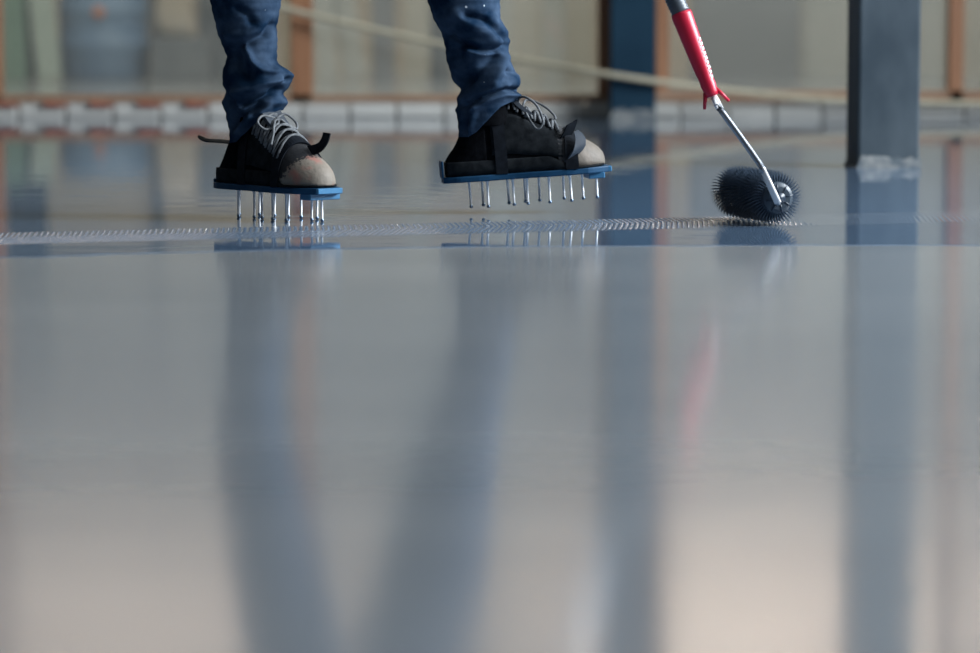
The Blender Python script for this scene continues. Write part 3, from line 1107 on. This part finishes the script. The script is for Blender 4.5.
up_r = [(P(0, -4, YRc).z, 463, 37, YRc, 38), (0.50, 455, 42, YRc, 43), (0.65, 436, 52, YRc, 48), (0.80, 414, 60, YRc - 0.01, 52), (0.92, 372, 70, YRc - 0.02, 54),
        (1.05, 345, 66, YRc - 0.03, 55)]
trouser_leg(right_l, right_r, up_r, hem_r, str_r, YRc, 23, V, F)
inv = person.matrix_world.inverted()
tro = mesh_obj('trousers', [inv @ Vector(v) for v in V], F, M['denim'], person, True)
so = tro.modifiers.new('cloth_thickness', 'SOLIDIFY')
so.thickness = 0.003
so.offset = -1
tag(tro, 'creased navy cotton work trousers with paint specks')


# ------------------------------------------------------------------ body, shirt (above the frame)
def skin_mesh(name, verts, edges, radii, m, parent, root=0, sub=2):
    me = bpy.data.meshes.new(name)
    me.from_pydata([tuple(parent.matrix_world.inverted() @ Vector(v)) for v in verts], edges, [])
    o = bpy.data.objects.new(name, me)
    C.objects.link(o)
    o.parent = parent
    me.materials.append(m)
    md = o.modifiers.new('skin', 'SKIN')
    md.use_smooth_shade = True
    for i, sv in enumerate(me.skin_vertices[0].data):
        r = radii[i]
        sv.radius = r if isinstance(r, tuple) else (r, r)
        sv.use_root = (i == root)
    s = o.modifiers.new('smooth', 'SUBSURF')
    s.levels = s.render_levels = sub
    return o


# pole line first: the hands close on it
R0 = P(714, 99, 5.44)
R1 = P(668, 0, 5.47)
pd = (R1 - R0).normalized()
pole_pt = lambda z: R0 + pd * ((z - R0.z) / pd.z)
hr, hl = pole_pt(0.98), pole_pt(1.20)
ankA, ankB = TL_ @ Vector((.085, 0, .10)), TR_ @ Vector((.085, 0, .10))
pel = Vector((-0.27, 5.66, 0.98))
kA, kB = Vector(((262 - 490) / 553, YLc - 0.01, 0.52)), Vector(((452 - 490) / 548, YRc, 0.52))
mA, mB = Vector(((250 - 490) / 553, YLc, 0.34)), Vector(((476 - 490) / 548, YRc, 0.34))
bv = [pel, pel + Vector((0.02, 0, 0.22)), pel + Vector((0.05, 0, 0.44)), pel + Vector((0.07, 0, 0.55)), pel + Vector((0.10, 0, 0.66)),
      pel + Vector((0.11, 0, 0.77)),
      pel + Vector((0.06, -0.19, 0.46)), Vector((hr.x - 0.16, 5.44, 1.10)), hr + Vector((-0.06, 0.0, 0.02)),
      pel + Vector((0.07, 0.19, 0.46)), Vector((hl.x - 0.10, 5.83, 1.22)), hl + Vector((-0.055, 0.035, 0.0)),
      Vector((-0.30, YLc, 0.92)), kA, ankA, Vector((-0.23, YRc - 0.02, 0.92)), kB, ankB, mA, mB]
be = [(0, 1), (1, 2), (2, 3), (3, 4), (4, 5), (2, 6), (6, 7), (7, 8), (2, 9), (9, 10), (10, 11), (0, 12), (12, 13), (13, 18), (18, 14), (0, 15), (15, 16), (16, 19), (19, 17)]
br = [(.06, .06), (.09, .08), (.09, .08), .045, .055, .05, .055, .042, .028, .055, .042, .028, .040, .034, .022, .040, .034, .022, .022, .022]
body = skin_mesh('body', bv, be, br, M['skin'], person)
shv = [pel + Vector((0, 0, 0.02)), pel + Vector((0.02, 0, 0.22)), pel + Vector((0.05, 0, 0.43)), bv[6], bv[7], (bv[7] + bv[8]) / 2, bv[9], bv[10], (bv[10] + bv[11]) / 2, pel + Vector((0.065, 0, 0.53))]
she = [(0, 1), (1, 2), (2, 3), (3, 4), (4, 5), (2, 6), (6, 7), (7, 8), (2, 9)]
skin_mesh('shirt', shv, she, [(.15, .13), (.14, .12), (.15, .13), .075, .055, .045, .075, .055, .045, .065], M['shirt'], person)
# head: skull, jaw, nose, brow, lips and ears shaped from one sphere; it looks down along the pole
hc0 = pel + Vector((0.125, 0, 0.70))
bm = bmesh.new()
bmesh.ops.create_uvsphere(bm, u_segments=48, v_segments=36, radius=1.0)
for v in bm.verts:
    x, y, z = v.co
    f = max(0.0, x)
    k = 1.0 - 0.22 * max(0.0, -z) ** 1.5
    X_, Y_, Z_ = 0.098 * x, 0.076 * y * k, 0.118 * z
    if z < 0 and x < 0:
        X_ *= 1 + 0.35 * z
    g = lambda cy, cz, sy, sz: math.exp(-((y - cy) / sy) ** 2 - ((z - cz) / sz) ** 2) * (1 if x > 0 else 0)
    X_ += 0.026 * g(0, -0.18, 0.13, 0.13) + 0.012 * g(0, 0.02, 0.10, 0.14)                # nose
    X_ += 0.006 * g(0, -0.48, 0.26, 0.05) + 0.006 * g(0, -0.60, 0.22, 0.05) + 0.012 * g(0, -0.85, 0.3, 0.12)   # lips, chin
    X_ += 0.006 * (g(0.33, 0.17, 0.2, 0.06) + g(-0.33, 0.17, 0.2, 0.06))                  # brows
    X_ -= 0.010 * (g(0.36, 0.02, 0.16, 0.09) + g(-0.36, 0.02, 0.16, 0.09))                # eye hollows
    e = math.exp(-((x + 0.05) / 0.14) ** 2 - ((z + 0.08) / 0.22) ** 2)
    Y_ += math.copysign(0.016 * e, y) if abs(y) > 0.8 else 0.0                             # ears
    v.co = (X_, Y_, Z_)
bmesh.ops.rotate(bm, cent=(0, 0, 0), matrix=Matrix.Rotation(math.radians(22), 3, 'Y'), verts=bm.verts)
bmesh.ops.translate(bm, vec=person.matrix_world.inverted() @ hc0, verts=bm.verts)
hd_obj = bm_obj('head', bm, M['skin'], person, True)
for sy in (-1, 1):
    bm = bmesh.new()
    bmesh.ops.create_uvsphere(bm, u_segments=16, v_segments=10, radius=0.012)
    bmesh.ops.translate(bm, vec=person.matrix_world.inverted() @ (hc0 + Matrix.Rotation(math.radians(22), 3, 'Y') @ Vector((0.078, sy * 0.028, 0.003))), verts=bm.verts)
    bm_obj('eye', bm, M['eye'], hd_obj, True)
# hair cap
hc = hc0
bm = bmesh.new()
bmesh.ops.create_uvsphere(bm, u_segments=24, v_segments=16, radius=1.0)
bmesh.ops.delete(bm, geom=[v for v in bm.verts if v.co.z < -0.45 or (v.co.x > -0.15 and v.co.z < 0.12) or (v.co.x > 0.35 and v.co.z < 0.58)], context='VERTS')
bmesh.ops.scale(bm, vec=(0.106, 0.084, 0.126), verts=bm.verts)
bmesh.ops.rotate(bm, cent=(0, 0, 0), matrix=Matrix.Rotation(math.radians(22), 3, 'Y'), verts=bm.verts)
bmesh.ops.translate(bm, vec=person.matrix_world.inverted() @ hc, verts=bm.verts)
bm_obj('hair', bm, M['hair'], person, True)
# hands: palm with five fingers closing round the pole
for hp, side in ((hr, -1), (hl, 1)):
    wr_ = hp + Vector((-0.06, 0.0 if side < 0 else 0.035, 0.02 if side < 0 else 0.0))
    vs, es, rr = [wr_, wr_ * 0.45 + hp * 0.55 + Vector((0, side * 0.018, 0))], [(0, 1)], [.026, (.034, .018)]
    for f in range(4):
        z = (f - 1.5) * 0.019
        ln = (0.9, 1.0, 0.96, 0.8)[f]
        k0 = len(vs)
        c0 = hp + pd * z
        vs += [c0 + Vector((0.012, side * 0.028, 0)), c0 + Vector((0.030, side * 0.006, 0)) * ln, c0 + Vector((0.018, -side * 0.024, 0)) * 1.0]
        vs[-2] = c0 + Vector((0.030 * ln, side * 0.006, 0))
        es += [(1, k0), (k0, k0 + 1), (k0 + 1, k0 + 2)]
        rr += [.0095, .009, .008]
    k0 = len(vs)
    vs += [hp + pd * 0.03 + Vector((-0.026, -side * 0.008, 0)), hp + pd * 0.045 + Vector((-0.004, -side * 0.027, 0))]
    es += [(1, k0), (k0, k0 + 1)]
    rr += [.011, .009]
    skin_mesh('hand', vs, es, rr, M['skin'], person)

# ------------------------------------------------------------------ spiked roller
RR = 0.049
E0 = P(779, 202, 5.405)            # near end of the axle
axis = Vector((-0.27, 1.0, 0)).normalized()
E0.z = RR + WET
roll = empty('spiked_roller', (E0.x, E0.y, 0))
bpy.context.view_layer.update()
tag(roll, 'navy spiked roller with red handle on a long pole, rolling over the wet floor', 'roller')
rinv = roll.matrix_world.inverted()
o0 = rinv @ E0
LEN = 0.235
HUB = 0.0275
core = [o0 + axis * 0.006, o0 + axis * 0.008, o0 + axis * (LEN - 0.002), o0 + axis * LEN]
tube('core', core, [HUB - 0.003, HUB, HUB, HUB - 0.003], M['roller'], roll, 40, True)
# spike rings: one mesh shared by all
NS = 46
V, F = [], []
for k in range(NS):
    a = 2 * math.pi * k / NS
    da = 0.030
    def pt(r, an, y):
        return (r * math.cos(an), y, r * math.sin(an))
    b = len(V)
    V += [pt(HUB - 0.001, a - da, -.0022), pt(HUB - 0.001, a + da, -.0022), pt(HUB - 0.001, a + da, .0022), pt(HUB - 0.001, a - da, .0022)]
    r2 = HUB + 0.55 * (RR - HUB)
    V += [pt(r2, a + .04 - da * .55, -.0014), pt(r2, a + .04 + da * .55, -.0014), pt(r2, a + .04 + da * .55, .0014), pt(r2, a + .04 - da * .55, .0014)]
    V += [pt(RR, a + .11, 0)]
    for q in range(4):
        q2 = (q + 1) % 4
        F.append((b + q, b + q2, b + 4 + q2, b + 4 + q))
        F.append((b + 4 + q, b + 4 + q2, b + 8))
n0 = len(V)
for y in (-.0022, .0022):
    for k in range(NS):
        a = 2 * math.pi * k / NS
        V.append(((HUB + .001) * math.cos(a), y, (HUB + .001) * math.sin(a)))
for k in range(NS):
    k2 = (k + 1) % NS
    F.append((n0 + k, n0 + k2, n0 + NS + k2, n0 + NS + k))
rme = bpy.data.meshes.new('spike_ring')
rme.from_pydata(V, [], F)
rme.materials.append(M['roller_spike'])
rme.update()
yaw = math.atan2(-axis.x, axis.y)
NR = 26
for k in range(NR):
    o = bpy.data.objects.new('spike_ring', rme)
    C.objects.link(o)
    o.parent = roll
    o.location = o0 + axis * (0.010 + (LEN - 0.016) * k / (NR - 1))
    o.rotation_mode = 'YXZ'
    o.rotation_euler = Matrix.Rotation(yaw, 3, 'Z').to_euler('YXZ')
    o.rotation_euler.y = rng.uniform(0, 0.14)
ed = tube('end_cap', [o0 + axis * 0.0075, o0 + axis * 0.003, o0, o0 - axis * 0.002], [HUB + 0.0005, HUB - 0.001, 0.022, 0.020], M['roller_end'], roll, 40, False)
hub = tube('hub', [o0 + axis * 0.002, o0 - axis * 0.006], 0.010, M['roller'], ed, 20)
for k in range(8):      # spokes moulded on the end cap
    a = 2 * math.pi * k / 8 + 0.2
    side = axis.cross(Vector((0, 0, 1))).normalized()
    d = side * math.cos(a) + Vector((0, 0, 1)) * math.sin(a)
    tube('spoke', [o0 - axis * 0.002 + d * 0.008, o0 - axis * 0.0015 + d * 0.026], 0.0016, M['roller'], ed, 6)

# rod: bright flat end piece from the axle, then the bent grey rod into the handle
q0 = rinv @ P(778, 203, E0.y - 0.012)
q1 = rinv @ P(762.5, 169, E0.y - 0.012)
q2 = rinv @ P(759, 163, 5.40)
q3 = rinv @ P(742, 139, 5.415)
q4 = rinv @ P(720, 109, 5.43)
q5 = rinv @ P(714, 97, 5.44)
tube('axle_arm', [q0, q0 * 0.5 + q1 * 0.5, q1], [0.0085, 0.008, 0.0072], M['rod_bright'], roll, 12, flat=0.6)
tube('axle', [o0 + axis * 0.02, q0], 0.005, M['rod'], roll, 12)
tube('rod', catmull([q1 * 0.9 + q0 * 0.1, q1, q2, q3, q4], 5), 0.0055, M['rod'], roll, 12)
tube('rod_ferrule', [q4 * 1.15 - q3 * 0.15, q4, q5], [0.0062, 0.0066, 0.0066], M['rod_bright'], roll, 12)
# handle
hb, ht = rinv @ P(712.5, 96, 5.44), rinv @ P(681, 13, 5.462)
hd_ = (ht - hb)
prof = [(0.00, .0105), (0.04, .0118), (0.14, .0135), (0.2, .0128), (0.3, .0145), (0.55, .0162), (0.85, .0178), (0.97, .0185), (1.0, .0178)]
hnd = tube('handle', [hb + hd_ * t for t, _ in prof], [r for _, r in prof], M['red'], roll, 24)
# prongs of the flared skirt
fr_n = Vector((1, 0, 0.45)).normalized()
for sgn, ln, nx in ((-1, 0.016, -0.013), (1, 0.010, 0.013)):
    st = hb + hd_ * 0.06 + fr_n * sgn * 0.0095
    en = rinv @ (P(704.5, 109.5, 5.44) if sgn < 0 else P(729, 101, 5.44))
    tube('prong', [st, st * 0.5 + en * 0.5 + Vector((0, 0, 0.001)), en], [0.0045, 0.0034, 0.0028], M['red'], hnd, 8)
# worn white print along the handle's side
hx = hd_.normalized()
side = Vector((1, -0.55, 0))
side = (side - hx * side.dot(hx)).normalized()
tang = hx.cross(side).normalized()
for k in range(9):
    t = 0.20 + 0.055 * k
    c = hb + hd_ * t
    r0 = lerp_table(prof, t) + 0.0004
    V, F = [], []
    wd = (0.55, 0.5, 0.6, 0.45, 0.55, 0.5, 0.42, 0.5, 0.4)[k]
    for i in range(6):
        a = -wd / 2 - 0.1 + wd * i / 5
        for dz in (-0.0029, 0.0024):
            V.append(c + hx * (dz + 0.002 * i / 5) + side * math.cos(a) * r0 + tang * math.sin(a) * r0)
    for i in range(5):
        F.append((2 * i, 2 * i + 1, 2 * i + 3, 2 * i + 2))
    o = mesh_obj('print_mark', V, F, M['print'], hnd)
    s_ = o.modifiers.new('ink', 'SOLIDIFY')
    s_.thickness = 0.0004
# ribbed collar and pole
c0 = ht
cl_end = rinv @ P(672, -6, 5.467)
cd = cl_end - c0
pts, rs = [], []
for k in range(13):
    pts.append(c0 + cd * (k / 12))
    rs.append(0.0172 if k % 2 else 0.0150)
tube('collar', pts, rs, M['collar'], roll, 20, True)
tube('pole', [c0 + cd * 0.6, rinv @ pole_pt(1.32)], 0.0125, M['pole'], roll, 20)
